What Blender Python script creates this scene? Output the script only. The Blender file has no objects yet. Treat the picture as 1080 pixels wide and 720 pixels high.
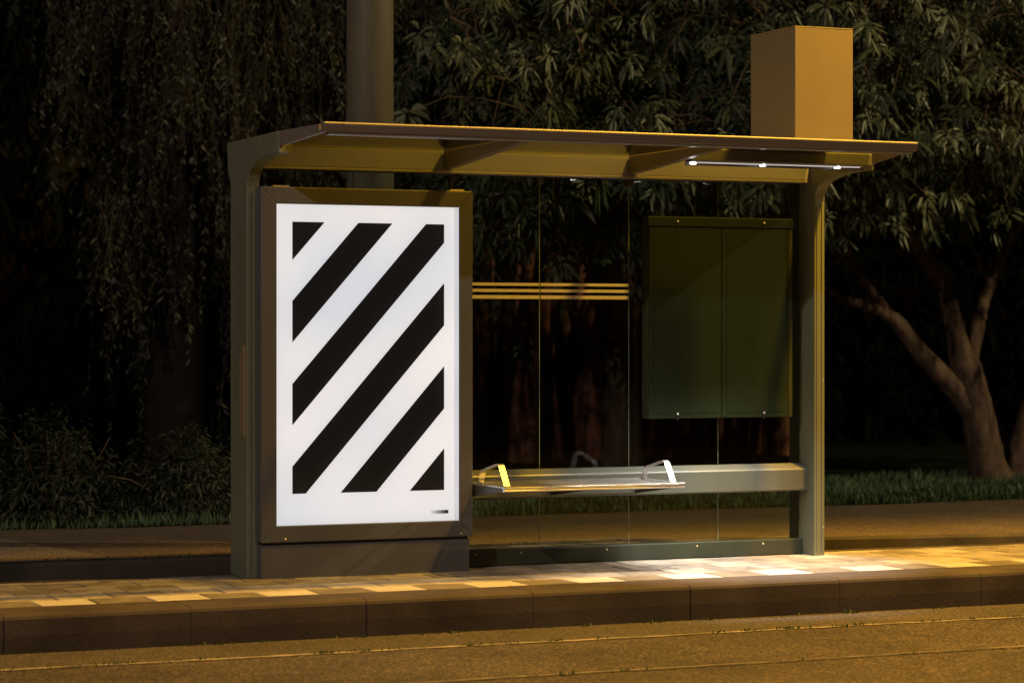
import bpy, bmesh, math, random
import numpy as np
from mathutils import Vector, Matrix

random.seed(11)
rng = np.random.default_rng(11)
R = math.radians
scene = bpy.context.scene
col = scene.collection

# ------------------------------------------------------------------ world, camera, view
world = bpy.data.worlds.new("World")
scene.world = world
world.use_nodes = True
wn = world.node_tree
wn.nodes.clear()
w_out = wn.nodes.new('ShaderNodeOutputWorld')
w_bg = wn.nodes.new('ShaderNodeBackground')
w_sky = wn.nodes.new('ShaderNodeTexSky')
w_sky.sky_type = 'NISHITA'
w_sky.sun_disc = False
w_sky.sun_elevation = R(1)
w_sky.sun_rotation = R(200)
w_bg.inputs['Strength'].default_value = 0.0035
wn.links.new(w_sky.outputs[0], w_bg.inputs['Color'])
wn.links.new(w_bg.outputs[0], w_out.inputs['Surface'])

scene.view_settings.view_transform = 'Standard'
scene.view_settings.look = 'None'
scene.view_settings.exposure = 0.0
scene.view_settings.gamma = 1.0
scene.view_settings.use_curve_mapping = False
scene.cycles.use_denoising = True
scene.cycles.max_bounces = 10
scene.cycles.transparent_max_bounces = 24
scene.cycles.sample_clamp_indirect = 3.0

F_PX, YAW, H_CAM = 2654.6, 23.148, 1.33
cam_d = bpy.data.cameras.new("camera")
cam = bpy.data.objects.new("camera", cam_d)
col.objects.link(cam)
cam.location = (0, 0, H_CAM)
cam.rotation_euler = (R(90), 0, R(-YAW))
cam_d.sensor_width = 36.0
cam_d.lens = F_PX / 1080 * 36.0
cam_d.shift_y = -7.75 / 1080
cam_d.clip_start = 0.1
cam_d.clip_end = 2000
cam_d.dof.use_dof = True
cam_d.dof.focus_distance = 14.2
cam_d.dof.aperture_fstop = 2.4
scene.camera = cam


# ------------------------------------------------------------------ materials
def mat(name, colour, rough=0.6, metal=0.0, var=0.0, scale=6.0, bump=0.0, bscale=60.0, spec=0.5,
        colour2=None, stretch=None, detail=5.0, coat=0.0):
    m = bpy.data.materials.new(name)
    m.use_nodes = True
    nt = m.node_tree
    b = nt.nodes['Principled BSDF']
    b.inputs['Roughness'].default_value = rough
    b.inputs['Metallic'].default_value = metal
    b.inputs['Specular IOR Level'].default_value = spec
    if coat:
        b.inputs['Coat Weight'].default_value = coat
        b.inputs['Coat Roughness'].default_value = 0.15
    c = (*colour, 1)
    b.inputs['Base Color'].default_value = c
    if var > 0 or colour2 is not None:
        tc = nt.nodes.new('ShaderNodeTexCoord')
        mp = nt.nodes.new('ShaderNodeMapping')
        if stretch:
            mp.inputs['Scale'].default_value = stretch
        nt.links.new(tc.outputs['Object'], mp.inputs['Vector'])
        nz = nt.nodes.new('ShaderNodeTexNoise')
        nz.inputs['Scale'].default_value = scale
        nz.inputs['Detail'].default_value = detail
        nz.inputs['Roughness'].default_value = 0.62
        nt.links.new(mp.outputs[0], nz.inputs['Vector'])
        rp = nt.nodes.new('ShaderNodeValToRGB')
        rp.color_ramp.elements[0].position = 0.34
        rp.color_ramp.elements[1].position = 0.66
        if colour2 is None:
            lo = tuple(max(0, x * (1 - var)) for x in colour)
            hi = tuple(min(1, x * (1 + var)) for x in colour)
        else:
            lo, hi = colour, colour2
        rp.color_ramp.elements[0].color = (*lo, 1)
        rp.color_ramp.elements[1].color = (*hi, 1)
        nt.links.new(nz.outputs['Fac'], rp.inputs['Fac'])
        nt.links.new(rp.outputs['Color'], b.inputs['Base Color'])
        mr = nt.nodes.new('ShaderNodeMapRange')
        mr.inputs['To Min'].default_value = max(0.03, rough * 0.8)
        mr.inputs['To Max'].default_value = min(1, rough * 1.25)
        nt.links.new(nz.outputs['Fac'], mr.inputs['Value'])
        nt.links.new(mr.outputs[0], b.inputs['Roughness'])
    if bump > 0:
        tc2 = nt.nodes.new('ShaderNodeTexCoord')
        n2 = nt.nodes.new('ShaderNodeTexNoise')
        n2.inputs['Scale'].default_value = bscale
        n2.inputs['Detail'].default_value = 4
        nt.links.new(tc2.outputs['Object'], n2.inputs['Vector'])
        bp = nt.nodes.new('ShaderNodeBump')
        bp.inputs['Strength'].default_value = bump
        bp.inputs['Distance'].default_value = 0.01
        nt.links.new(n2.outputs['Fac'], bp.inputs['Height'])
        nt.links.new(bp.outputs[0], b.inputs['Normal'])
    return m


def asphalt(name, lo, hi, speck, gscale=170.0, bump=0.5):
    """worn asphalt: large soft stains, fine bright and dark aggregate"""
    m = bpy.data.materials.new(name)
    m.use_nodes = True
    nt = m.node_tree
    b = nt.nodes['Principled BSDF']
    b.inputs['Roughness'].default_value = 0.85
    b.inputs['Specular IOR Level'].default_value = 0.25
    tc = nt.nodes.new('ShaderNodeTexCoord')
    n1 = nt.nodes.new('ShaderNodeTexNoise')
    n1.inputs['Scale'].default_value = 1.3
    n1.inputs['Detail'].default_value = 6
    n1.inputs['Roughness'].default_value = 0.7
    nt.links.new(tc.outputs['Object'], n1.inputs['Vector'])
    r1 = nt.nodes.new('ShaderNodeValToRGB')
    r1.color_ramp.elements[0].position = 0.3
    r1.color_ramp.elements[1].position = 0.7
    r1.color_ramp.elements[0].color = (*lo, 1)
    r1.color_ramp.elements[1].color = (*hi, 1)
    nt.links.new(n1.outputs['Fac'], r1.inputs['Fac'])
    v = nt.nodes.new('ShaderNodeTexVoronoi')
    v.inputs['Scale'].default_value = gscale
    nt.links.new(tc.outputs['Object'], v.inputs['Vector'])
    bw = nt.nodes.new('ShaderNodeSeparateColor')
    nt.links.new(v.outputs['Color'], bw.inputs[0])
    r2 = nt.nodes.new('ShaderNodeValToRGB')
    r2.color_ramp.elements[0].position = 0.0
    r2.color_ramp.elements[0].color = (0.45, 0.45, 0.45, 1)
    r2.color_ramp.elements[1].position = 1.0
    r2.color_ramp.elements[1].color = (*speck, 1)
    e = r2.color_ramp.elements.new(0.72)
    e.color = (1.0, 1.0, 1.0, 1)
    nt.links.new(bw.outputs[0], r2.inputs['Fac'])
    mx = nt.nodes.new('ShaderNodeMix')
    mx.data_type = 'RGBA'
    mx.blend_type = 'MULTIPLY'
    mx.inputs[0].default_value = 1.0
    nt.links.new(r1.outputs['Color'], mx.inputs[6])
    nt.links.new(r2.outputs['Color'], mx.inputs[7])
    nt.links.new(mx.outputs[2], b.inputs['Base Color'])
    bp = nt.nodes.new('ShaderNodeBump')
    bp.inputs['Strength'].default_value = bump
    bp.inputs['Distance'].default_value = 0.0035
    nt.links.new(v.outputs['Distance'], bp.inputs['Height'])
    nt.links.new(bp.outputs[0], b.inputs['Normal'])
    return m


def glass(name, tint=(0.93, 0.97, 0.95), rough=0.02, ior=1.5):
    """thin pane: clear transmission plus a Fresnel reflection"""
    m = bpy.data.materials.new(name)
    m.use_nodes = True
    nt = m.node_tree
    nt.nodes.clear()
    out = nt.nodes.new('ShaderNodeOutputMaterial')
    mix = nt.nodes.new('ShaderNodeMixShader')
    tr = nt.nodes.new('ShaderNodeBsdfTransparent')
    tr.inputs['Color'].default_value = (*tint, 1)
    gl = nt.nodes.new('ShaderNodeBsdfGlossy')
    gl.inputs['Roughness'].default_value = rough
    fr = nt.nodes.new('ShaderNodeFresnel')
    fr.inputs['IOR'].default_value = ior
    nt.links.new(fr.outputs[0], mix.inputs[0])
    nt.links.new(tr.outputs[0], mix.inputs[1])
    nt.links.new(gl.outputs[0], mix.inputs[2])
    nt.links.new(mix.outputs[0], out.inputs['Surface'])
    return m


def emit(name, colour, strength):
    m = bpy.data.materials.new(name)
    m.use_nodes = True
    b = m.node_tree.nodes['Principled BSDF']
    b.inputs['Base Color'].default_value = (0.6, 0.6, 0.6, 1)
    b.inputs['Emission Color'].default_value = (*colour, 1)
    b.inputs['Emission Strength'].default_value = strength
    b.inputs['Roughness'].default_value = 0.5
    return m


def leaf_mat(name, c1, c2, rough=0.5, trans=0.25):
    m = bpy.data.materials.new(name)
    m.use_nodes = True
    nt = m.node_tree
    b = nt.nodes['Principled BSDF']
    b.inputs['Roughness'].default_value = rough
    b.inputs['Specular IOR Level'].default_value = 0.35
    at = nt.nodes.new('ShaderNodeAttribute')
    at.attribute_name = 'tone'
    rp = nt.nodes.new('ShaderNodeValToRGB')
    rp.color_ramp.elements[0].color = (*c1, 1)
    rp.color_ramp.elements[1].color = (*c2, 1)
    nt.links.new(at.outputs['Fac'], rp.inputs['Fac'])
    nt.links.new(rp.outputs['Color'], b.inputs['Base Color'])
    tl = nt.nodes.new('ShaderNodeBsdfTranslucent')
    nt.links.new(rp.outputs['Color'], tl.inputs['Color'])
    mix = nt.nodes.new('ShaderNodeMixShader')
    mix.inputs[0].default_value = trans
    nt.links.new(b.outputs[0], mix.inputs[1])
    nt.links.new(tl.outputs[0], mix.inputs[2])
    nt.links.new(mix.outputs[0], nt.nodes['Material Output'].inputs['Surface'])
    return m


M = {}
M['bronze'] = mat('bronze_painted_metal', (0.080, 0.083, 0.095), 0.42, 0.0, var=0.12, scale=2.2, spec=0.5, stretch=(1, 1, 0.25), bump=0.05, bscale=140)
M['bronze_dark'] = mat('dark_bronze_metal', (0.050, 0.046, 0.042), 0.42, 0.0, var=0.15, scale=3, spec=0.5)
M['fascia'] = mat('fascia_brown_paint', (0.135, 0.112, 0.095), 0.45, 0.0, var=0.1, scale=2.2, stretch=(0.3, 1, 1))
M['post'] = mat('post_painted_metal', (0.145, 0.160, 0.112), 0.34, 0.0, var=0.12, scale=2.5, spec=0.55, stretch=(1, 1, 0.2))
M['beam2'] = mat('rear_beam_paint', (0.18, 0.19, 0.33), 0.45, var=0.1, scale=2.5, stretch=(0.3, 1, 1))
M['beam'] = mat('beam_light_metal', (0.098, 0.108, 0.090), 0.42, 0.1, var=0.1, scale=2.5, spec=0.5, stretch=(0.3, 1, 1))
M['rail'] = mat('dark_green_rail', (0.034, 0.042, 0.026), 0.45, var=0.2, scale=3)
M['edge_highlight'] = mat('pale_edge_highlight', (0.20, 0.18, 0.145), 0.5, var=0.1, scale=8)  # pale tone carries the lamplit glint of the roof edge
M['alu'] = mat('bare_aluminium', (0.42, 0.42, 0.42), 0.32, 0.6, var=0.08, scale=8, stretch=(0.2, 3, 3))
M['steel'] = mat('brushed_steel', (0.66, 0.65, 0.63), 0.24, 0.9, var=0.06, scale=10, stretch=(0.2, 4, 4))
M['brass'] = mat('worn_brass_clip', (0.60, 0.50, 0.30), 0.35, 0.6, var=0.1, scale=30)
M['boxpaint'] = mat('box_ochre_paint', (0.19, 0.155, 0.085), 0.45, 0.0, var=0.06, scale=2.0, spec=0.5, stretch=(1, 1, 0.4), bump=0.04, bscale=200)
M['board'] = mat('board_dark_olive_paint', (0.0135, 0.0215, 0.0105), 0.5, 0.0, var=0.12, scale=2.5, spec=0.12, stretch=(1, 1, 0.3))
M['board_rim'] = mat('board_rim_olive_paint', (0.030, 0.036, 0.018), 0.4, 0.0, var=0.1, scale=4)
M['rubber'] = mat('black_rubber_seal', (0.012, 0.012, 0.012), 0.7)
M['stripe'] = mat('pale_stripe_film', (0.62, 0.58, 0.50), 0.6, 0.0, var=0.05, scale=5)
M['glass'] = glass('clear_safety_glass', (0.90, 0.95, 0.91))
M['glass_roof'] = glass('roof_glass', (0.66, 0.68, 0.60), 0.06)
M['glass_edge'] = mat('green_glass_edge', (0.30, 0.42, 0.31), 0.25, spec=0.6)
M['poster_glass'] = glass('poster_cover_glass', (1, 1, 1), 0.03, 1.35)
M['led'] = emit('led_lens', (1.0, 0.97, 0.92), 14.0)
M['led_strip'] = emit('led_strip', (1.0, 0.95, 0.93), 0.45)
M['sodium'] = emit('street_lamp_lens', (1.0, 0.55, 0.12), 4.0)
M['white_lens'] = emit('pale_street_lamp_lens', (1.0, 0.80, 0.55), 3.0)
M['pole'] = mat('galvanised_pole', (0.105, 0.098, 0.07), 0.62, 0.1, var=0.2, scale=2.2, stretch=(1, 1, 0.15), bump=0.06, bscale=90)
M['road'] = asphalt('road_asphalt', (0.025, 0.021, 0.0175), (0.067, 0.054, 0.043), (2.6, 2.4, 2.1), 95.0, 0.7)
M['gutter'] = asphalt('gutter_concrete', (0.038, 0.033, 0.027), (0.068, 0.057, 0.046), (1.9, 1.8, 1.6), 120.0, 0.5)
M['lane'] = asphalt('lane_asphalt', (0.035, 0.032, 0.030), (0.055, 0.05, 0.046), (1.8, 1.8, 1.7), 150.0, 0.4)
M['pavement'] = asphalt('pavement_asphalt', (0.085, 0.066, 0.05), (0.13, 0.10, 0.076), (1.7, 1.6, 1.5), 90.0, 0.5)
M['path'] = asphalt('lit_wedge_asphalt', (0.15, 0.118, 0.09), (0.20, 0.16, 0.12), (1.5, 1.5, 1.4), 90.0, 0.4)  # lighter tone paints a patch of lamplight on the pavement
M['kerb'] = mat('dirty_kerb_concrete', (0.026, 0.019, 0.016), 0.85, 0, scale=1.6, colour2=(0.062, 0.048, 0.040), bump=0.15, bscale=70, spec=0.25, detail=9)
M['kerb_far'] = mat('old_dark_kerb', (0.035, 0.03, 0.024), 0.9, 0, scale=3, colour2=(0.07, 0.058, 0.046), bump=0.3, bscale=60, spec=0.2)
M['tile_a'] = mat('tile_grey', (0.25, 0.22, 0.18), 0.75, 0, var=0.35, scale=5, bump=0.25, bscale=120, spec=0.3, detail=9)
M['tile_b'] = mat('tile_brown', (0.18, 0.155, 0.125), 0.78, 0, var=0.35, scale=6, bump=0.25, bscale=120, spec=0.3, detail=9)
M['tile_c'] = mat('tile_light', (0.31, 0.28, 0.235), 0.72, 0, var=0.3, scale=5, bump=0.25, bscale=120, spec=0.3, detail=9)
M['tile_w'] = mat('tile_white_marking', (0.35, 0.325, 0.29), 0.7, 0, var=0.16, scale=6, bump=0.2, bscale=120, spec=0.3, detail=9)
M['tile_d'] = mat('tile_dark_marking', (0.12, 0.105, 0.085), 0.78, 0, var=0.3, scale=6, bump=0.2, bscale=120, spec=0.3, detail=9)
M['joint'] = mat('joint_sand', (0.035, 0.03, 0.022), 0.95, 0, var=0.3, scale=20)
M['seam'] = mat('pale_seam_mortar', (0.30, 0.25, 0.19), 0.9, 0, scale=2.5, colour2=(0.05, 0.042, 0.032), bump=0.4, bscale=90, detail=8)
M['tar'] = mat('dark_tar_seam', (0.016, 0.015, 0.013), 0.6, 0, var=0.3, scale=20, bump=0.4, bscale=80)
M['soil'] = mat('dark_soil', (0.018, 0.015, 0.010), 0.95, 0, var=0.4, scale=3, bump=0.5, bscale=30)
M['lawn'] = mat('lawn_earth', (0.007, 0.009, 0.005), 0.95, 0, scale=5, colour2=(0.014, 0.017, 0.009), bump=0.6, bscale=40, spec=0.03)
M['blade'] = leaf_mat('grass_blade', (0.050, 0.100, 0.055), (0.110, 0.170, 0.080), 0.6, 0.3)
M['weed'] = leaf_mat('weed_leaf', (0.03, 0.06, 0.02), (0.09, 0.12, 0.03), 0.6, 0.3)
M['leaf_broad'] = leaf_mat('broad_leaf', (0.030, 0.048, 0.028), (0.150, 0.165, 0.080), 0.42, 0.25)
M['leaf_willow'] = leaf_mat('willow_leaf', (0.020, 0.030, 0.020), (0.125, 0.135, 0.085), 0.5, 0.25)
M['leaf_shrub'] = leaf_mat('shrub_leaf', (0.016, 0.024, 0.014), (0.046, 0.056, 0.030), 0.5, 0.2)
M['twig_dark'] = mat('willow_twig', (0.035, 0.027, 0.017), 0.9, 0, var=0.3, scale=9, spec=0.1)
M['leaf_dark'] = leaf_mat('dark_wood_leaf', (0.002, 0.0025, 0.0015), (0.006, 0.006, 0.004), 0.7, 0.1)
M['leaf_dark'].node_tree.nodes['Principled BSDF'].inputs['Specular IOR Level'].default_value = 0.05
M['bark'] = mat('tree_bark', (0.034, 0.022, 0.016), 0.9, 0, scale=11, colour2=(0.115, 0.078, 0.056), bump=0.9, bscale=34, spec=0.2, stretch=(1, 1, 0.3), detail=9)
M['twig'] = mat('twig_bark', (0.080, 0.055, 0.036), 0.85, 0, var=0.3, scale=9, spec=0.2)
M['reflection_red'] = mat('reddish_reflection_stem', (0.18, 0.075, 0.055), 0.9, 0, var=0.5, scale=3, spec=0.1)  # colour of the reddish reflections in the glass wall, put on stems
M['bark_dark'] = mat('dark_bark', (0.018, 0.013, 0.010), 0.9, 0, var=0.4, scale=6, bump=0.7, bscale=30, spec=0.2)

# backlit poster: the sheet is lit from behind by tubes, a little unevenly
pm = bpy.data.materials.new('backlit_paper')
pm.use_nodes = True
nt = pm.node_tree
b = nt.nodes['Principled BSDF']
b.inputs['Base Color'].default_value = (0.5, 0.5, 0.5, 1)
b.inputs['Roughness'].default_value = 0.6
tc = nt.nodes.new('ShaderNodeTexCoord')
nz = nt.nodes.new('ShaderNodeTexNoise')
nz.inputs['Scale'].default_value = 0.9
nz.inputs['Detail'].default_value = 1.0
nt.links.new(tc.outputs['Object'], nz.inputs['Vector'])
rp = nt.nodes.new('ShaderNodeValToRGB')
rp.color_ramp.elements[0].position = 0.35
rp.color_ramp.elements[0].color = (0.70, 0.71, 0.745, 1)
rp.color_ramp.elements[1].position = 0.65
rp.color_ramp.elements[1].color = (0.93, 0.86, 0.81, 1)
nt.links.new(nz.outputs['Fac'], rp.inputs['Fac'])
nt.links.new(rp.outputs['Color'], b.inputs['Emission Color'])
b.inputs['Emission Strength'].default_value = 0.88
M['paper'] = pm
M['ink'] = mat('printed_black_ink', (0.016, 0.014, 0.012), 0.45, spec=0.4)
ib = M['ink'].node_tree.nodes['Principled BSDF']
ib.inputs['Emission Color'].default_value = (1.0, 0.85, 0.75, 1)     # a little of the backlight comes through the ink
ib.inputs['Emission Strength'].default_value = 0.0055
for k, v_ in enumerate((0.62, 0.42, 0.24, 0.10, 0.01)):
    M['grey%d' % k] = emit('printed_grey_%d' % k, (v_, v_, v_), 0.9)
    M['grey%d' % k].node_tree.nodes['Principled BSDF'].inputs['Base Color'].default_value = (0.02, 0.02, 0.02, 1)
M['lit_frame_side'] = emit('glowing_frame_side', (0.50, 0.50, 0.54), 0.9)  # glow painted on the inner frame side in place of spilled backlight
M['mark'] = emit('printed_pale_mark', (0.62, 0.60, 0.59), 0.9)


# ------------------------------------------------------------------ mesh building
class MB:
    """collects shapes in world space; build() links them as ONE mesh object"""

    def __init__(self):
        self.v, self.f, self.mi, self.sm = [], [], [], []

    def add(self, vs, fs, mi=0, smooth=False):
        o = len(self.v)
        self.v.extend([tuple(p) for p in vs])
        for f in fs:
            self.f.append(tuple(i + o for i in f))
            self.mi.append(mi)
            self.sm.append(smooth)
        return self

    def bm(self, bm, mi=0, smooth=False):
        bm.verts.index_update()
        self.add([v.co[:] for v in bm.verts], [[v.index for v in f.verts] for f in bm.faces], mi, smooth)
        bm.free()
        return self

    def box(self, x0, x1, y0, y1, z0, z1, bev=0.0, mi=0, seg=2):
        bm = bmesh.new()
        bmesh.ops.create_cube(bm, size=1)
        for v in bm.verts:
            v.co = Vector(((x0 + x1) / 2 + v.co.x * (x1 - x0), (y0 + y1) / 2 + v.co.y * (y1 - y0), (z0 + z1) / 2 + v.co.z * (z1 - z0)))
        if bev > 0:
            bmesh.ops.bevel(bm, geom=list(bm.edges), offset=bev, segments=seg, affect='EDGES', profile=0.5)
        return self.bm(bm, mi)

    def prism(self, pts, axis, a0, a1, bev=0.0, mi=0):
        """outline (2D) extruded along an axis ('x': pts are (y,z); 'y': (x,z); 'z': (x,y))"""
        bm = bmesh.new()

        def P(p, a):
            return (a, p[0], p[1]) if axis == 'x' else ((p[0], a, p[1]) if axis == 'y' else (p[0], p[1], a))
        lo = [bm.verts.new(P(p, a0)) for p in pts]
        hi = [bm.verts.new(P(p, a1)) for p in pts]
        bm.faces.new(lo)
        bm.faces.new(hi)
        n = len(pts)
        for i in range(n):
            bm.faces.new((lo[i], lo[(i + 1) % n], hi[(i + 1) % n], hi[i]))
        bmesh.ops.recalc_face_normals(bm, faces=list(bm.faces))
        if bev > 0:
            caps = [e for e in bm.edges if len(e.link_faces) == 2 and e.calc_face_angle(0) > 0.6]
            bmesh.ops.bevel(bm, geom=caps, offset=bev, segments=2, affect='EDGES', profile=0.5)
        return self.bm(bm, mi)

    def tube(self, path, radii, n=10, mi=0, caps=True, jitter=0.0, squash=None):
        pts = [Vector(p) for p in path]
        if not hasattr(radii, '__len__'):
            radii = [radii] * len(pts)
        rings, prev = [], None
        for i, p in enumerate(pts):
            t = (pts[min(i + 1, len(pts) - 1)] - pts[max(i - 1, 0)]).normalized()
            if prev is None:
                a = t.orthogonal().normalized()
            else:
                a = (prev - t * prev.dot(t)).normalized()
            prev = a
            bb = t.cross(a)
            ring = []
            for k in range(n):
                an = 2 * math.pi * k / n
                rr = radii[i] * (1 + (random.uniform(-jitter, jitter) if jitter else 0))
                ring.append(p + a * (rr * math.cos(an)) + bb * (rr * math.sin(an)))
            rings.append(ring)
        vs = [q for r_ in rings for q in r_]
        fs = []
        for i in range(len(pts) - 1):
            for k in range(n):
                fs.append((i * n + k, i * n + (k + 1) % n, (i + 1) * n + (k + 1) % n, (i + 1) * n + k))
        if caps:
            fs.append(tuple(reversed(range(n))))
            fs.append(tuple((len(pts) - 1) * n + k for k in range(n)))
        return self.add(vs, fs, mi, True)

    def cyl(self, c, axis, r, h, n=16, mi=0):
        a = Vector(axis).normalized()
        return self.tube([Vector(c), Vector(c) + a * h], r, n, mi)

    def strap(self, path, wdir, w, t, mi=0):
        """flat bar of width w (along wdir) and thickness t following a path"""
        pts = [Vector(p) for p in path]
        wd = Vector(wdir).normalized()
        vs, fs = [], []
        for i, p in enumerate(pts):
            tan = (pts[min(i + 1, len(pts) - 1)] - pts[max(i - 1, 0)]).normalized()
            nn = tan.cross(wd).normalized()
            for a, b_ in ((-1, -1), (1, -1), (1, 1), (-1, 1)):
                vs.append(p + wd * (a * w / 2) + nn * (b_ * t / 2))
        for i in range(len(pts) - 1):
            for k in range(4):
                fs.append((i * 4 + k, i * 4 + (k + 1) % 4, (i + 1) * 4 + (k + 1) % 4, (i + 1) * 4 + k))
        fs.append((3, 2, 1, 0))
        e = (len(pts) - 1) * 4
        fs.append((e, e + 1, e + 2, e + 3))
        return self.add(vs, fs, mi)

    def build(self, name, mats, parent=None, loc=None):
        if not isinstance(mats, (list, tuple)):
            mats = [mats]
        off = Vector(loc) if loc is not None else Vector((0, 0, 0))
        if parent is not None:
            root = parent
            off = Vector((0, 0, 0))
            while root is not None:
                off = off + root.location
                root = root.parent
        me = bpy.data.meshes.new(name)
        me.from_pydata([(p[0] - off.x, p[1] - off.y, p[2] - off.z) for p in self.v], [], self.f)
        for m in mats:
            me.materials.append(m)
        me.polygons.foreach_set('material_index', self.mi)
        me.polygons.foreach_set('use_smooth', self.sm)
        me.update()
        o = bpy.data.objects.new(name, me)
        col.objects.link(o)
        if parent is not None:
            o.parent = parent
        else:
            o.location = off
        return o


def np_mesh(name, V, F, mats, mi=None, tone=None, parent=None, loc=None, smooth=False):
    """big foliage mesh from arrays; F is (n,k) with k = 3 or 4, or a list of such arrays"""
    off = np.array(parent.location if parent is not None else (loc if loc is not None else (0, 0, 0)), float)
    Fs = F if isinstance(F, list) else [F]
    Fs = [f for f in Fs if len(f)]
    me = bpy.data.meshes.new(name)
    me.vertices.add(len(V))
    me.vertices.foreach_set('co', (V - off).astype(np.float32).ravel())
    loops = np.concatenate([f.ravel() for f in Fs]).astype(np.int32)
    tot = np.concatenate([np.full(len(f), f.shape[1]) for f in Fs]).astype(np.int32)
    start = np.concatenate([[0], np.cumsum(tot)[:-1]]).astype(np.int32)
    me.loops.add(len(loops))
    me.loops.foreach_set('vertex_index', loops)
    me.polygons.add(len(tot))
    me.polygons.foreach_set('loop_start', start)
    me.polygons.foreach_set('loop_total', tot)
    for m in (mats if isinstance(mats, (list, tuple)) else [mats]):
        me.materials.append(m)
    if mi is not None:
        me.polygons.foreach_set('material_index', np.asarray(mi, np.int32))
    if smooth:
        me.polygons.foreach_set('use_smooth', np.ones(len(tot), bool))
    if tone is not None:
        at = me.attributes.new('tone', 'FLOAT', 'POINT')
        at.data.foreach_set('value', tone.astype(np.float32))
    me.update()
    me.validate()
    o = bpy.data.objects.new(name, me)
    col.objects.link(o)
    if parent is not None:
        o.parent = parent
    else:
        o.location = off
    return o


def tag(o, label, cat, group=None):
    o['label'] = label
    o['category'] = cat
    if group:
        o['group'] = group
    return o


def thing(name, label, cat, loc, group=None):
    o = bpy.data.objects.new(name, None)
    o.empty_display_size = 0.2
    col.objects.link(o)
    o.location = loc
    return tag(o, label, cat, group)


def struct(o, kind='structure'):
    o['kind'] = kind
    return o


# ------------------------------------------------------------------ the setting: ground, road, kerbs, platform, pavement
KY = 11.92          # face of the front kerb
ROAD_Z = -0.193
PB = 13.64          # back edge of the platform


def sheet(x0, x1, y0, y1, z):
    return MB().add([(x0, y0, z), (x1, y0, z), (x1, y1, z), (x0, y1, z)], [(0, 1, 2, 3)])


struct(sheet(-900, 900, -900, 900, -0.40).build('ground', M['soil']))
struct(sheet(-80, 120, -3.0, 11.395, ROAD_Z).build('road', M['road']))
# gutter strip between the long seam and the kerb, slightly dished
g = MB()
g.add([(-80, 11.395, ROAD_Z), (120, 11.395, ROAD_Z), (120, 11.43, ROAD_Z - 0.010), (-80, 11.43, ROAD_Z - 0.010),
       (-80, 11.93, ROAD_Z + 0.004), (120, 11.93, ROAD_Z + 0.004)], [(0, 1, 2, 3), (3, 2, 5, 4)])
struct(g.build('gutter', M['gutter']))
# seam lines: wobbling narrow strips of mortar / tar
s1, s2 = MB(), MB()
xs = np.linspace(-2, 16, 360)


def wob_strip(mb, xs, yc, w, z):
    vs, fs = [], []
    for i, x in enumerate(xs):
        d = 0.006 * math.sin(x * 3.1) + 0.004 * math.sin(x * 11.7 + 1) + random.uniform(-0.003, 0.003)
        ww = w * random.uniform(0.45, 1.3)
        y = yc(x) + d
        vs += [(x, y - ww / 2, z), (x, y + ww / 2, z)]
    for i in range(len(xs) - 1):
        fs.append((2 * i, 2 * i + 2, 2 * i + 3, 2 * i + 1))
    mb.add(vs, fs)


wob_strip(s1, xs, lambda x: 11.385, 0.046, ROAD_Z + 0.004)
struct(s1.build('road_seam', M['seam']))
wob_strip(s2, xs, lambda x: 10.25 + 0.012 * (x - 5), 0.016, ROAD_Z + 0.004)
struct(s2.build('tar_seam', M['tar']))
s3 = MB()
wob_strip(s3, xs, lambda x: 10.272 + 0.012 * (x - 5), 0.016, ROAD_Z + 0.005)
struct(s3.build('road_seam', M['seam']))

# front kerb stones: 0.91 m long, rounded upper edge, narrow joints
kb = MB()
prof = [(KY + 0.012, ROAD_Z - 0.15), (KY + 0.004, ROAD_Z), (KY + 0.002, -0.105), (KY + 0.004, -0.026), (KY + 0.010, -0.012), (KY + 0.026, -0.003), (KY + 0.04, 0.0), (KY + 0.335, -0.002), (KY + 0.335, ROAD_Z - 0.15)]
x = 3.39 - 0.913 * 30
while x < 60:
    dz, dy = random.uniform(-0.001, 0.001), random.uniform(-0.0012, 0.0012)
    kb.prism([(p[0] + dy, p[1] + dz) for p in prof], 'x', x + 0.0012, x + 0.9118, 0.0016)
    x += 0.913
struct(kb.build('kerb', M['kerb']))

# platform: bed plus individual 28 cm tiles and the black and white marking row
struct(sheet(-30, 60, KY + 0.10, PB - 0.06, -0.03).build('platform_bed', M['joint']))
tl = MB()
T = 0.2915
row_y = [KY + 0.340 + T * k for k in range(5)]
x0t = 2.735 - T * 40


def tile(xa, xb, ya, yb, z, mi):
    g_ = 0.0028
    tz = [z + random.uniform(-0.0022, 0.0022) for _ in range(4)]
    xa, xb, ya, yb = xa + g_, xb - g_, ya + g_, yb - g_
    bv = 0.004
    vs = [(xa, ya, z - 0.04), (xb, ya, z - 0.04), (xb, yb, z - 0.04), (xa, yb, z - 0.04),
          (xa, ya, tz[0] - bv), (xb, ya, tz[1] - bv), (xb, yb, tz[2] - bv), (xa, yb, tz[3] - bv),
          (xa + bv, ya + bv, tz[0]), (xb - bv, ya + bv, tz[1]), (xb - bv, yb - bv, tz[2]), (xa + bv, yb - bv, tz[3])]
    fs = [(0, 1, 5, 4), (1, 2, 6, 5), (2, 3, 7, 6), (3, 0, 4, 7), (4, 5, 9, 8), (5, 6, 10, 9), (6, 7, 11, 10), (7, 4, 8, 11), (8, 9, 10, 11)]
    tl.add(vs, fs, mi)


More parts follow.
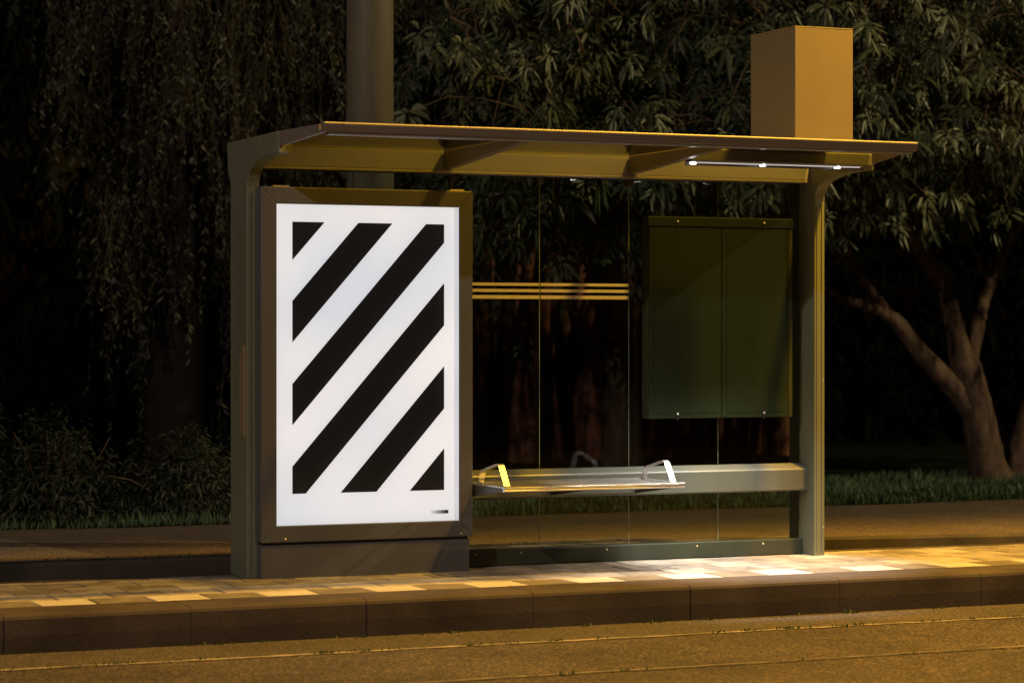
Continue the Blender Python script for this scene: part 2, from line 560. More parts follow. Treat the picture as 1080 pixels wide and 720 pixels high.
for ri, y in enumerate(row_y):
    yb = min(y + T, PB - 0.10)
    if yb - y < 0.05:
        continue
    for k in range(150):
        xa = x0t + T * k + (0 if ri == 0 else (0.5 * T if ri % 2 else 0))
        if ri == 0:
            mi = 3 if (k % 2 == 0) else 4
        else:
            mi = random.choices((0, 1, 2), (5, 4, 3))[0]
        tile(xa, xa + T, y, yb, -0.004 - 0.006 * (y - KY), mi)
struct(tl.build('platform', [M['tile_a'], M['tile_b'], M['tile_c'], M['tile_w'], M['tile_d']]))
bk = MB().box(-30, 60, PB - 0.10, PB, -0.30, -0.012, 0.006)
struct(bk.build('platform_edging', M['kerb']))

# narrow lane behind the platform, far kerb, pavement, lawn
struct(sheet(-80, 120, PB, 15.2, -0.125).build('lane', M['lane']))
edge = [(-80, 14.50), (7.7, 14.52), (8.4, 14.30), (9.7, 14.05), (12, 13.98), (120, 13.98)]
kf, pv = MB(), MB()
for (xa, ya), (xb, yb) in zip(edge[:-1], edge[1:]):
    kf.add([(xa, ya, -0.4), (xb, yb, -0.4), (xb, yb, -0.012), (xa, ya, -0.012), (xb, yb + 0.012, 0.0), (xa, ya + 0.012, 0.0), (xb, yb + 0.13, 0.0), (xa, ya + 0.13, 0.0)],
           [(0, 1, 2, 3), (3, 2, 4, 5), (5, 4, 6, 7)])
    pv.add([(xa, ya + 0.13, -0.002), (xb, yb + 0.13, -0.002), (xb, 17.15, -0.002), (xa, 17.15, -0.002)], [(0, 1, 2, 3)])
struct(MB().add([(-40, 14.66, 0.002), (3.715, 14.66, 0.002), (3.39, 16.36, 0.002), (2.2, 16.75, 0.002), (-40, 16.9, 0.002)], [(0, 1, 2, 3, 4)]).build('path', M['path']))  # wedge of lamplight painted as a lighter sheet on the pavement
struct(kf.build('far_kerb', M['kerb_far']))
struct(pv.build('pavement', M['pavement']))
lw = MB()
nx, ny = 110, 30
for j in range(ny + 1):
    for i in range(nx + 1):
        X = -16 + 44 * i / nx
        Y = 17.05 + (13 * (j / ny) ** 1.5) + (0.05 * math.sin(X * 2.3) + 0.04 * math.sin(X * 5.1 + 1) if j == 0 else 0)
        lw.v.append((X, Y, 0.004 + 0.012 * math.sin(X * 1.7 + Y) * min(1, Y - 17)))
for j in range(ny):
    for i in range(nx):
        a = j * (nx + 1) + i
        lw.f.append((a, a + 1, a + nx + 2, a + nx + 1))
        lw.mi.append(0)
        lw.sm.append(True)
struct(lw.build('lawn', M['lawn']))
struct(sheet(-400, 400, 29.5, 400, 0.1).build('far_ground', M['soil']))


def blades(name, pts, hts, mat_, w=0.010, lean=0.5, loc=(0, 0, 0)):
    n = len(pts)
    ang = rng.uniform(0, 2 * np.pi, n)
    wd = np.stack([np.cos(ang), np.sin(ang), np.zeros(n)], 1) * (w * rng.uniform(0.6, 1.4, n))[:, None]
    la = rng.uniform(0, 2 * np.pi, n)
    ld = np.stack([np.cos(la), np.sin(la), np.zeros(n)], 1) * (hts * lean * rng.uniform(0.1, 1.2, n))[:, None]
    up = np.zeros((n, 3))
    up[:, 2] = hts
    mid = pts + up * 0.6 + ld * 0.35
    tip = pts + up + ld
    V = np.stack([pts - wd, pts + wd, mid + wd * 0.7, mid - wd * 0.7, tip], 1).reshape(-1, 3)
    base = (np.arange(n) * 5)[:, None]
    Q = base + np.array([[0, 1, 2, 3]])
    T3 = base + np.array([[3, 2, 4]])
    tone = np.repeat(np.clip(rng.normal(0.45, 0.25, n), 0, 1), 5)
    o = np_mesh(name, V, [Q, T3], mat_, tone=tone, loc=loc)
    return o


n = 30000
px_ = rng.uniform(0.5, 16, n)
py_ = 16.98 + 3.2 * rng.uniform(0, 1, n) ** 1.7
clump = 0.5 + 0.5 * np.sin(px_ * 3.7 + 1.3 * np.sin(py_ * 4)) * np.sin(px_ * 1.3 + py_ * 2.1)
keep = (rng.uniform(0, 1, n) < 0.35 + 0.65 * clump) & ((px_ > 6.0) | ((py_ < 17.5) & (rng.uniform(0, 1, n) < 0.4)))
p_ = np.stack([px_, py_, 0.004 + 0 * py_], 1)[keep]
h_ = rng.uniform(0.03, 0.085, len(p_)) * (0.55 + 0.8 * clump[keep])
go = struct(blades('grass', p_, h_, M['blade'], 0.007), 'stuff')

# weeds rooted in the road seam and at the kerb foot
spots = []
for _ in range(110):
    xx = random.choice([random.uniform(1.5, 13), random.gauss(4.4, 0.5), random.gauss(6.6, 0.6), random.gauss(8.6, 0.5), random.gauss(2.6, .4)])
    yy = random.choice([11.39, 11.39, 11.39, 11.90, 10.26 + 0.012 * (xx - 5), 11.905])
    for _k in range(random.randint(2, 14)):
        spots.append((xx + random.gauss(0, 0.035), yy + random.gauss(0, 0.008), ROAD_Z))
for _ in range(26):
    xx = random.uniform(1.5, 7.4)
    for _k in range(random.randint(3, 10)):
        spots.append((xx + random.gauss(0, 0.03), 14.648 + random.gauss(0, 0.006), 0.0))
spots = np.array(spots)
struct(blades('weeds', spots, rng.uniform(0.006, 0.022, len(spots)), M['weed'], 0.006, 0.9), 'stuff')

# ------------------------------------------------------------------ the bus shelter
RX0, RX1, RY0, RY1, RZ = 4.155, 7.68, 12.145, 13.68, 2.405
YW = 13.465
sh = thing('bus_shelter', 'bronze metal and glass bus shelter with a flat cantilever roof standing on the tiled platform', 'bus shelter', (5.92, 13.45, 0))


def end_frame(xa, xb):
    yf, yb = 13.30, 13.61
    pts = [(yb, -0.03), (yf, -0.03), (yf, 2.13)]
    # fillet up into the arm
    cur = [(13.293, 2.17), (13.275, 2.20), (13.245, 2.224), (13.20, 2.244), (13.13, 2.262), (13.03, 2.277), (12.92, 2.287), (12.735, 2.288)]
    pts += cur + [(12.735, 2.405), (13.68, 2.405), (13.66, 2.25), (yb, 2.17)]
    return MB().prism(pts, 'x', xa, xb, 0.006)


def post_profile(x0, x1, mb):
    # shallow groove lines down the front face
    for xx in (x0 + 0.016, x1 - 0.022):
        mb.box(xx, xx + 0.006, 13.2945, 13.304, 0.02, 2.12)


for (xa, xb, side) in ((4.10, 4.172, -1), (7.678, 7.750, 1)):
    mb = end_frame(xa, xb)
    post_profile(xa, xb, mb)
    p = mb.build('post', M['post'], sh)
    bp = MB().box(xa - 0.015, xb + 0.015, 13.27, 13.63, -0.04, -0.012, 0.003)
    bp.build('base_plate', M['bronze_dark'], p)
    if side < 0:
        cp = MB().prism([(13.40, 0.80), (13.40, 1.20), (13.36, 1.26), (13.32, 1.27), (13.32, 0.76)], 'x', xa - 0.012, xa + 0.001, 0.002)
        cp.build('cover_plate', M['boxpaint'], p)
    for zz in (0.16, 1.05):
        MB().cyl((xb - 0.015, 13.301, zz), (0, -1, 0), 0.006, 0.006, 10).build('bolt', M['alu'], p)

# fascia: leans inwards towards its lower edge, so it faces a little down
fa = MB()
fa.prism([(RY0, RZ), (RY0, RZ - 0.006), (RY0 + 0.008, RZ - 0.042), (RY0 + 0.016, RZ - 0.046), (RY0 + 0.09, RZ - 0.046), (RY0 + 0.09, RZ - 0.034), (RY0 + 0.055, RZ - 0.030), (RY0 + 0.055, RZ)], 'x', RX0, RX1, 0.0015)
fa.build('fascia', M['fascia'], sh)
MB().prism([(RY0 + 0.001, RZ + 0.0005), (RY0 + 0.006, RZ + 0.0055), (RY0 + 0.05, RZ + 0.0055), (RY0 + 0.05, RZ + 0.0005)], 'x', RX0, RX1).build('top_highlight', M['edge_highlight'], sh)  # thin pale strip added as the highlight along the fascia's top edge
# bright aluminium edge under the fascia
MB().box(RX0 + 0.03, RX1 - 0.03, RY0 + 0.020, RY0 + 0.082, RZ - 0.058, RZ - 0.0465, 0.001).build('edge_strip', M['alu'], sh)
# side plates run from the fascia corners back to the arm ends, widening a little
for xf, xb_, w in ((RX0 + 0.001, 4.102, 0.026), (RX1 - 0.001, 7.748, -0.026)):
    y0, y1 = RY0 + 0.091, 12.733
    ep = MB()
    vs = []
    for (y, xx, zb) in ((RY0 + 0.0905, xf, RZ - 0.046), (y1, xb_, RZ - 0.080)):
        for q in (xx, xx + w):
            vs += [(q, y, zb), (q, y, RZ - 0.0004)]
    ep.add(vs, [(0, 1, 3, 2), (4, 6, 7, 5), (0, 4, 5, 1), (2, 3, 7, 6), (0, 2, 6, 4), (1, 5, 7, 3)])
    ep.build('end_plate', M['fascia'], sh)
# rear beam under the roof
rb = MB()
rb.prism([(13.345, 2.368), (13.340, 2.266), (13.350, 2.248), (13.50, 2.248), (13.50, 2.368)], 'x', 4.174, 7.676, 0.003)
rbo = rb.build('rear_beam', M['beam2'], sh)
MB().box(4.176, 7.674, 13.331, 13.339, 2.247, 2.260, 0.001).build('drip_edge', M['alu'], rbo)
MB().box(4.174, 7.676, 13.505, RY1, 2.33, 2.392, 0.004).build('gutter', M['bronze'], sh)
# tapered roof arms
for xc in (5.305, 6.475):
    MB().prism([(13.338, 2.372), (13.338, 2.270), (13.25, 2.274), (12.26, 2.342), (12.240, 2.348), (12.240, 2.372)], 'x', xc - 0.026, xc + 0.026, 0.003).build('roof_arm', M['fascia'], sh)
# glass roof panes, in three bays
for xa, xb in ((4.19, 5.298), (5.312, 6.468), (6.482, 7.66)):
    MB().box(xa, xb, 12.203, RY1 - 0.01, 2.3735, 2.3815).build('roof_pane', M['glass_roof'], sh)  # in the frame rebate
# glass back wall
jx = [4.176, 4.78, 5.38, 5.931, 6.510, 7.106, 7.672]
for xa, xb in zip(jx[:-1], jx[1:]):
    pane = MB()
    pane.box(xa + 0.003, xb - 0.003, YW - 0.005, YW + 0.005, 0.06, 2.247)
    po = pane.build('wall_pane', M['glass'], sh)
    ed = MB()
    ed.box(xb - 0.0028, xb - 0.0006, YW - 0.005, YW + 0.005, 0.06, 2.242)
    ed.build('pane_edge', M['glass_edge'], po)
    if xb <= 6.55:
        st = MB()
        for za, zb in ((1.611, 1.628), (1.574, 1.592), (1.535, 1.556)):
            st.box(xa + 0.004, xb - 0.004, YW - 0.0068, YW - 0.0056, za, zb)
        st.build('marking_stripe', M['stripe'], po)
# bottom rail
br = MB().box(4.174, 7.676, 13.435, 13.505, -0.012, 0.086, 0.006)
bro = br.build('bottom_rail', M['rail'], sh)
for xx in (5.52, 5.80, 6.35, 6.95, 7.40):
    MB().cyl((xx, 13.436, 0.060), (0, -1, 0), 0.006, 0.004, 10).build('bolt', M['brass'], bro)
# wall beam carrying the seat, with sloping top
wb = MB()
wb.prism([(13.376, 0.516), (13.370, 0.508), (13.370, 0.388), (13.378, 0.380), (13.452, 0.380), (13.452, 0.545), (13.444, 0.545)], 'x', 5.46, 7.676, 0.002)
wb.build('wall_beam', M['beam'], sh)
# small glass clamps
for xx in (5.27, 5.366):
    MB().box(xx - 0.02, xx + 0.02, YW - 0.016, YW + 0.016, 2.13, 2.142, 0.002).build('glass_clamp', M['alu'], sh)
for xx in jx[2:-1]:
    MB().box(xx - 0.018, xx + 0.018, YW - 0.02, YW + 0.02, 2.205, 2.238, 0.002).build('glass_clamp', M['bronze_dark'], sh)

# ------------------------------------------------------------------ poster display case
pc = thing('display_case', 'tall backlit poster display case with black diagonal stripes on white', 'poster case', (4.78, 13.28, 0))
PY = 13.20
fx0, fx1, fz0, fz1 = 4.150, 5.402, 0.186, 2.138
ox0, ox1, oz0, oz1 = 4.241, 5.320, 0.278, 2.045
fr = MB()


def frame_bar(outline):
    fr.prism(outline, 'y', PY, PY + 0.15, 0.005)


frame_bar([(fx0, fz0), (ox0, oz0), (ox0, oz1), (fx0, fz1)])
frame_bar([(fx1, fz0), (fx1, fz1), (ox1, oz1), (ox1, oz0)])
frame_bar([(fx0 + .0005, fz0), (fx1 - .0005, fz0), (ox1, oz0 - .0005), (ox0, oz0 - .0005)])
frame_bar([(fx0 + .0005, fz1), (ox0, oz1 + .0005), (ox1, oz1 + .0005), (fx1 - .0005, fz1)])
fro = fr.build('frame', M['bronze'], pc)
bx = MB()
bx.box(fx0 + 0.004, fx1 - 0.016, PY + 0.010, 13.34, -0.02, 0.172, 0.004)
bx.build('base_panel', M['bronze'], pc)
MB().box(fx0 + 0.012, fx1 - 0.024, PY + 0.022, 13.335, 0.172, fz0, 0.0).build('shadow_gap', M['rubber'], pc)
for xx in (4.27, 5.31):
    MB().box(xx - 0.045, xx + 0.045, PY + 0.012, PY + 0.05, fz1 - 0.001, fz1 + 0.008, 0.002).build('hinge', M['brass'], pc)
for xx in (4.29, 5.33):
    MB().cyl((xx, PY + 0.001, fz0 + 0.018), (0, -1, 0), 0.007, 0.005, 10).build('lock', M['brass'], pc)
# printed sheet (paper, stripes and small marks in one mesh)
ps = MB()
pyy = PY + 0.030
ps.add([(ox0 - .004, pyy, oz0 - .004), (5.301, pyy, oz0 - .004), (5.301, pyy, oz1 + .004), (ox0 - .004, pyy, oz1 + .004)], [(0, 1, 2, 3)], 0)
ps.add([(5.3011, pyy, oz0 - .004), (ox1 + .001, pyy - 0.022, oz0 - .004), (ox1 + .001, pyy - 0.022, oz1 + .004), (5.3011, pyy, oz1 + .004)], [(0, 1, 2, 3)], 7)  # lit inner side of the frame, made to glow by itself
L, Rr, TP, BT = 4.339, 5.2385, 1.949, 0.4505
k_ = 1.131          # rise over run of the stripes


def stripe(c_hi, c_lo):
    """area between the two diagonals z = k x + c, clipped to the printed field"""
    poly = [(L, BT), (Rr, BT), (Rr, TP), (L, TP)]
    for sgn, c in ((1, c_hi), (-1, c_lo)):
        outp = []
        for i in range(len(poly)):
            p0, p1 = poly[i], poly[(i + 1) % len(poly)]
            d0 = sgn * (p0[1] - k_ * p0[0] - c)
            d1 = sgn * (p1[1] - k_ * p1[0] - c)
            if d0 <= 0:
                outp.append(p0)
            if (d0 < 0) != (d1 < 0):
                t = d0 / (d0 - d1)
                outp.append((p0[0] + t * (p1[0] - p0[0]), p0[1] + t * (p1[1] - p0[1])))
        poly = outp
    ps.add([(q[0], pyy - 0.002, q[1]) for q in poly], [tuple(range(len(poly)))], 1)


zl = lambda z: z - k_ * L
zr = lambda z: z - k_ * Rr
stripe(9, zl(1.737))
stripe(zl(1.513), zl(1.284))
stripe(zl(1.056), zl(0.828))
stripe(zl(0.601), BT - k_ * 4.417)
stripe(BT - k_ * 4.620, BT - k_ * 4.832)
stripe(BT - k_ * 5.030, -99)
gx = np.linspace(5.160, 5.264, 6)
for i in range(5):
    ps.add([(gx[i], pyy - 0.002, 0.318), (gx[i + 1], pyy - 0.002, 0.318), (gx[i + 1], pyy - 0.002, 0.338), (gx[i], pyy - 0.002, 0.338)], [(0, 1, 2, 3)], 2 + i)
for q in ([(5.276, 0.320), (5.283, 0.318), (5.291, 0.344), (5.286, 0.346)], [(5.284, 0.322), (5.291, 0.319), (5.294, 0.330), (5.289, 0.330)]):
    ps.add([(a, pyy - 0.002, c) for a, c in q], [(0, 1, 2, 3)], 8)
po = ps.build('poster', [M['paper'], M['ink'], M['grey0'], M['grey1'], M['grey2'], M['grey3'], M['grey4'], M['lit_frame_side'], M['mark']], pc)
MB().add([(ox0 - .003, PY + 0.006, oz0 - .003), (ox1 + .003, PY + 0.006, oz0 - .003), (ox1 + .003, PY + 0.006, oz1 + .003), (ox0 - .003, PY + 0.006, oz1 + .003)], [(0, 1, 2, 3)]).build('cover_glass', M['poster_glass'], pc)
MB().box(fx0 + 0.02, fx1 - 0.02, PY + 0.152, PY + 0.175, fz0 + 0.02, fz1 - 0.02, 0.003).build('back_panel', M['bronze_dark'], pc)

# ------------------------------------------------------------------ bench
be = thing('bench', 'narrow metal bench seat with two strap armrests fixed to the glass wall', 'bench', (5.96, 13.0, 0.45))
sx0, sx1, sy0, sy1, sz = 5.408, 6.522, 12.75, 13.36, 0.488
fb = MB()
fb.prism([(sy0 + 0.012, sz + 0.002), (sy0 + 0.002, sz - 0.003), (sy0, sz - 0.008), (sy0 + 0.003, sz - 0.0125), (sy0 + 0.003, sz - 0.0165), (sy0, sz - 0.021), (sy0 + 0.004, sz - 0.027), (sy0 + 0.014, sz - 0.030), (sy0 + 0.03, sz - 0.030), (sy0 + 0.03, sz + 0.002)], 'x', sx0, sx1, 0.0012)
fb.build('front_bar', M['steel'], be)
st = MB()
yy = sy0 + 0.034
while yy < sy1 - 0.02:
    st.box(sx0 + 0.006, sx1 - 0.006, yy, yy + 0.036, sz - 0.012, sz, 0.003)
    yy += 0.043
st.build('seat', M['steel'], be)
for xx in (sx0 + 0.012, 5.965, sx1 - 0.012):
    MB().prism([(sy0 + 0.032, sz - 0.013), (sy0 + 0.032, sz - 0.026), (13.366, sz - 0.095), (13.366, sz - 0.013)], 'x', xx - 0.005, xx + 0.005, 0.001).build('bracket', M['bronze_dark'], be)
for xx in (5.428, 6.452):
    a = []
    key = [(12.766, sz + 0.003), (12.830, 0.575), (12.848, 0.600), (12.866, 0.6075), (12.890, 0.606), (13.085, 0.566), (13.105, 0.558), (13.116, 0.548), (13.150, sz + 0.003)]
    MB().strap([(xx, y_, z_) for y_, z_ in key], (1, 0, 0), 0.036, 0.006).build('armrest', M['alu'], be)

# ------------------------------------------------------------------ notice board
nb = thing('notice_board', 'dark olive double door notice board hung on the glass wall', 'notice board', (6.99, 13.3, 0.83))
bx0, bx1, bz0, bz1, by0, by1 = 6.586, 7.560, 0.826, 2.025, 13.355, 13.452
MB().box(bx0 + 0.004, bx1 - 0.004, by0 + 0.014, by1, bz0 + 0.003, bz1 - 0.004, 0.003).build('cabinet', M['board_rim'], nb)
MB().prism([(by0 - 0.004, bz1 - 0.055), (by0 - 0.004, bz1 - 0.004), (by0 + 0.01, bz1 + 0.003), (by1 + 0.004, bz1 + 0.003), (by1 + 0.004, bz1 - 0.003), (by0 + 0.013, bz1 - 0.006), (by0 + 0.013, bz1 - 0.055)], 'x', bx0 - 0.002, bx1 + 0.002, 0.001).build('top_rail', M['board'], nb)
for xa, xb in ((bx0 + 0.006, 7.073), (7.077, bx1 - 0.030)):
    d = MB().box(xa, xb, by0, by0 + 0.0135, bz0 + 0.004, bz1 - 0.058, 0.003)
    do = d.build('door', M['board'], nb)
    MB().box(xa + 0.03, xb - 0.03, by0 - 0.002, by0 + 0.001, bz0 + 0.035, bz1 - 0.085, 0.0008).build('door_panel', M['board'], do)
MB().box(bx1 - 0.028, bx1 - 0.002, by0 + 0.001, by0 + 0.0135, bz0 + 0.004, bz1 - 0.058, 0.002).build('side_strip', M['board_rim'], nb)
for xx in (6.777, 7.359):
    for zz in (1.998, 0.856):
        cl = MB()
        cl.cyl((xx, by0 - 0.003, zz), (0, -1, 0), 0.007, 0.009, 12)
        c_ = cl.build('bolt', M['alu'], nb)
        MB().box(xx - 0.004, xx + 0.004, by0 - 0.006, by0 + 0.001, zz - 0.035, zz - 0.008, 0.001).build('clip', M['rubber'], c_)
MB().cyl((bx0 + 0.003, by0 + 0.06, 1.46), (-1, 0, 0), 0.012, 0.006, 12).build('lock', M['rubber'], nb)

# ------------------------------------------------------------------ light bar under the roof
lb = thing('light_bar', 'long dark bar with three small white lamps under the right roof bay', 'light bar', (7.04, 12.65, 2.3))
MB().prism([(12.63, 2.310), (12.632, 2.372), (12.64, 2.380), (12.71, 2.380), (12.722, 2.285), (12.712, 2.285), (12.708, 2.300), (12.64, 2.300)], 'x', 6.503, 7.676, 0.002).build('housing', M['bronze'], lb)
MB().box(6.51, 7.60, 12.636, 12.648, 2.2935, 2.2995, 0.0005).build('diffuser_strip', M['led_strip'], lb)
for xx in (6.520, 6.965, 7.455):
    MB().cyl((xx, 12.652, 2.2985), (0, 0, -1), 0.017, 0.010, 16).build('lamp', M['led'], lb)
    ld = bpy.data.lights.new('led_light', 'SPOT')
    ld.energy = 285.0
    ld.color = (1.0, 0.93, 0.86)
    ld.spot_size = R(54)
    ld.spot_blend = 0.7
    ld.shadow_soft_size = 0.02
    lo = bpy.data.objects.new('led_light', ld)
    col.objects.link(lo)
    lo.location = (xx, 12.652, 2.280)
    lo.rotation_euler = (R(3.5), R(9) if xx > 7.4 else 0, 0)

# ------------------------------------------------------------------ box on the roof
rx = thing('roof_box', 'tall ochre sheet metal box standing on the right end of the shelter roof', 'roof box', (7.16, 12.55, RZ))
ba, bb_, bc, bd, bt = 6.977, 7.350, 12.300, 12.815, 3.047
MB().box(ba, bb_, bc, bd, RZ + 0.012, bt - 0.004, 0.003).build('casing', M['boxpaint'], rx)
MB().box(ba - 0.001, bb_ + 0.001, bc - 0.001, bd + 0.001, bt - 0.0035, bt + 0.003, 0.002).build('lid', M['boxpaint'], rx)
MB().box(ba - 0.03, bb_ + 0.03, bc - 0.03, bd + 0.03, RZ + 0.0005, RZ + 0.0115, 0.002).build('base_flange', M['bronze'], rx)


# ------------------------------------------------------------------ lamp posts
def lamp_post(label, x, y, h, arm, r0, lens, group=None):
    t = thing('street_lamp', label, 'street lamp', (x, y, 0), group)
    MB().tube([(x, y, -0.1), (x, y, h * 0.4), (x, y, h)], [r0, r0 * 0.93, r0 * 0.6], 28).build('pole', M['pole'], t)
    MB().cyl((x, y, 0.0), (0, 0, 1), r0 * 1.35, 0.05, 24).build('base_flange', M['pole'], t)
    d = Vector(arm)
    a = [(x, y, h - 0.05), (x + d.x * 0.15, y + d.y * 0.15, h + 0.35), (x + d.x * 0.6, y + d.y * 0.6, h + 0.6), (x + d.x, y + d.y, h + 0.65)]
    MB().tube(a, [r0 * 0.5, r0 * 0.42, r0 * 0.36, r0 * 0.3], 14).build('arm', M['pole'], t)
    e = Vector(a[-1])
    hd = MB()
    dn = d.normalized()
    hd.tube([e - dn * 0.05, e + dn * 0.15, e + dn * 0.5, e + dn * 0.7], [0.05, 0.12, 0.13, 0.05], 16)
    ho = hd.build('lamp_head', M['bronze_dark'], t)
    ln = MB().tube([e + dn * 0.33 + Vector((0, 0, -0.115)), e + dn * 0.33 + Vector((0, 0, -0.15))], [0.11, 0.08], 16)
    ln.build('lens', lens, ho)
    return e + dn * 0.33 + Vector((0, 0, -0.2))


lamp_post('thick round lamp post rising behind the left half of the shelter', 5.435, 15.0, 9.5, (0.2, 2.6, 0), 0.158, M['bronze_dark'])


def spot(name, loc, target, energy, colour, size=150, blend=1.0, soft=0.12):
    ld = bpy.data.lights.new(name, 'SPOT')
    ld.energy = energy
    ld.color = colour
    ld.spot_size = R(size)
    ld.spot_blend = blend
    ld.shadow_soft_size = soft
    o = bpy.data.objects.new(name, ld)
    col.objects.link(o)
    o.location = loc
    o.rotation_euler = (Vector(target) - Vector(loc)).to_track_quat('-Z', 'Y').to_euler()
    return o


LA = (9.0, 10.9, 8.4)     # sodium lamp over the near lane, out of the frame to the upper right
spot('sodium_light', LA, (LA[0] - 0.4, LA[1] - 7.0, 0), 10000, (1.0, 0.50, 0.035), 146, 0.34, 0.22)
LC = (19.0, 9.5, 10.5)     # added fill that brightens trees and lawn; no lamp seen there
spot('tree_fill_light', LC, (12.0, 17.0, 3.5), 5600, (1.0, 0.76, 0.38))
LB = (-5.5, 3.0, 8.5)      # added pale fill for fronts and left faces; no lamp seen there
spot('pale_fill_light', LB, (6.5, 14.0, 1.0), 3300, (1.0, 0.79, 0.66))


# ------------------------------------------------------------------ foliage
def unit(v):
    return v / np.maximum(np.linalg.norm(v, axis=-1, keepdims=True), 1e-9)


def leaves(base, dirv, side, length, width, droop=0.35, fold=0.25):
    """8-vertex folded, drooping leaves; arrays of n base points, directions, side vectors"""
    n = len(base)
    nrm = unit(np.cross(dirv, side))
    Ln = length[:, None]
    W = width[:, None]
    dn = np.zeros((n, 3))
    dn[:, 2] = -1

    def at(t, w, lift):
        return base + dirv * Ln * t + dn * Ln * droop * t * t + side * W * w + nrm * W * lift
    V = np.stack([at(0, 0, 0), at(.34, -.42, fold), at(.34, 0, 0), at(.34, .42, fold), at(.70, -.36, fold), at(.70, 0, 0), at(.70, .36, fold), at(1.0, 0, 0)], 1)
    b_ = (np.arange(n) * 8)[:, None]
    T3 = np.concatenate([b_ + np.array([[0, 2, 1]]), b_ + np.array([[0, 3, 2]]), b_ + np.array([[4, 5, 7]]), b_ + np.array([[5, 6, 7]])])
    Q = np.concatenate([b_ + np.array([[1, 2, 5, 4]]), b_ + np.array([[2, 3, 6, 5]])])
    return V.reshape(-1, 3), T3, Q


def rosettes(cent, axis, n_leaf, llen, spread, scale, tone_c):
    """cent (n,3): drooping whorls of leaves round each twig tip"""
    n = len(cent)
    k = n_leaf
    a0 = rng.uniform(0, 2 * np.pi, n)
    ang = a0[:, None] + np.arange(k)[None] * (2 * np.pi / k) + rng.normal(0, 0.25, (n, k))
    ax = unit(axis)
    u = unit(np.cross(ax, np.array([0.3, 0.2, 1.0]) + rng.normal(0, 0.1, (n, 3))))
    v = np.cross(ax, u)
    rad = u[:, None] * np.cos(ang)[..., None] + v[:, None] * np.sin(ang)[..., None]
    sp = rng.uniform(spread[0], spread[1], (n, k))[..., None]
    d = unit(ax[:, None] * (1 - sp) + rad * sp + np.array([0, 0, -0.15]))
    side = unit(np.cross(d, ax[:, None] + rng.normal(0, 0.25, (n, k, 3))))
    L_ = llen * rng.uniform(0.65, 1.25, (n, k)) * scale[:, None]
    base = np.repeat(cent[:, None], k, 1) + d * 0.02 - ax[:, None] * (rng.uniform(0, 0.10, (n, k))[..., None])
    V, T3, Q = leaves(base.reshape(-1, 3), d.reshape(-1, 3), side.reshape(-1, 3), L_.ravel(), L_.ravel() * rng.uniform(0.26, 0.36, n * k), droop=0.55)
    tone = np.clip(tone_c[:, None] + rng.normal(0, 0.13, (n, k)), 0, 1)
    return V, T3, Q, np.repeat(tone.ravel(), 8)


def curve_pts(p0, p1, sag, n=7, wob=0.06):
    p0, p1 = Vector(p0), Vector(p1)
    out = []
    Lg = (p1 - p0).length
    for i in range(n):
        t = i / (n - 1)
        q = p0.lerp(p1, t) + Vector((0, 0, sag * Lg * 4 * t * (1 - t)))
        if 0 < i < n - 1:
            q += Vector((random.gauss(0, wob), random.gauss(0, wob), random.gauss(0, wob))) * Lg * 0.35
        out.append(q)
    return out


def limb(mb, path, radii, n=12, mi=0):
    """smooth a rough path with Catmull-Rom and sweep a knobbly tube"""
    P = [Vector(p) for p in path]
    pts, rr = [], []
    for i in range(len(P) - 1):
        a, b_, c, d = P[max(i - 1, 0)], P[i], P[i + 1], P[min(i + 2, len(P) - 1)]
        for s in range(5):
            t = s / 5
            pts.append(0.5 * ((2 * b_) + (c - a) * t + (2 * a - 5 * b_ + 4 * c - d) * t * t + (3 * b_ - a - 3 * c + d) * t ** 3))
            rr.append(radii[i] * (1 - t) + radii[i + 1] * t)
    pts.append(P[-1])
    rr.append(radii[-1])
    mb.tube(pts, rr, n, mi, True, 0.07)


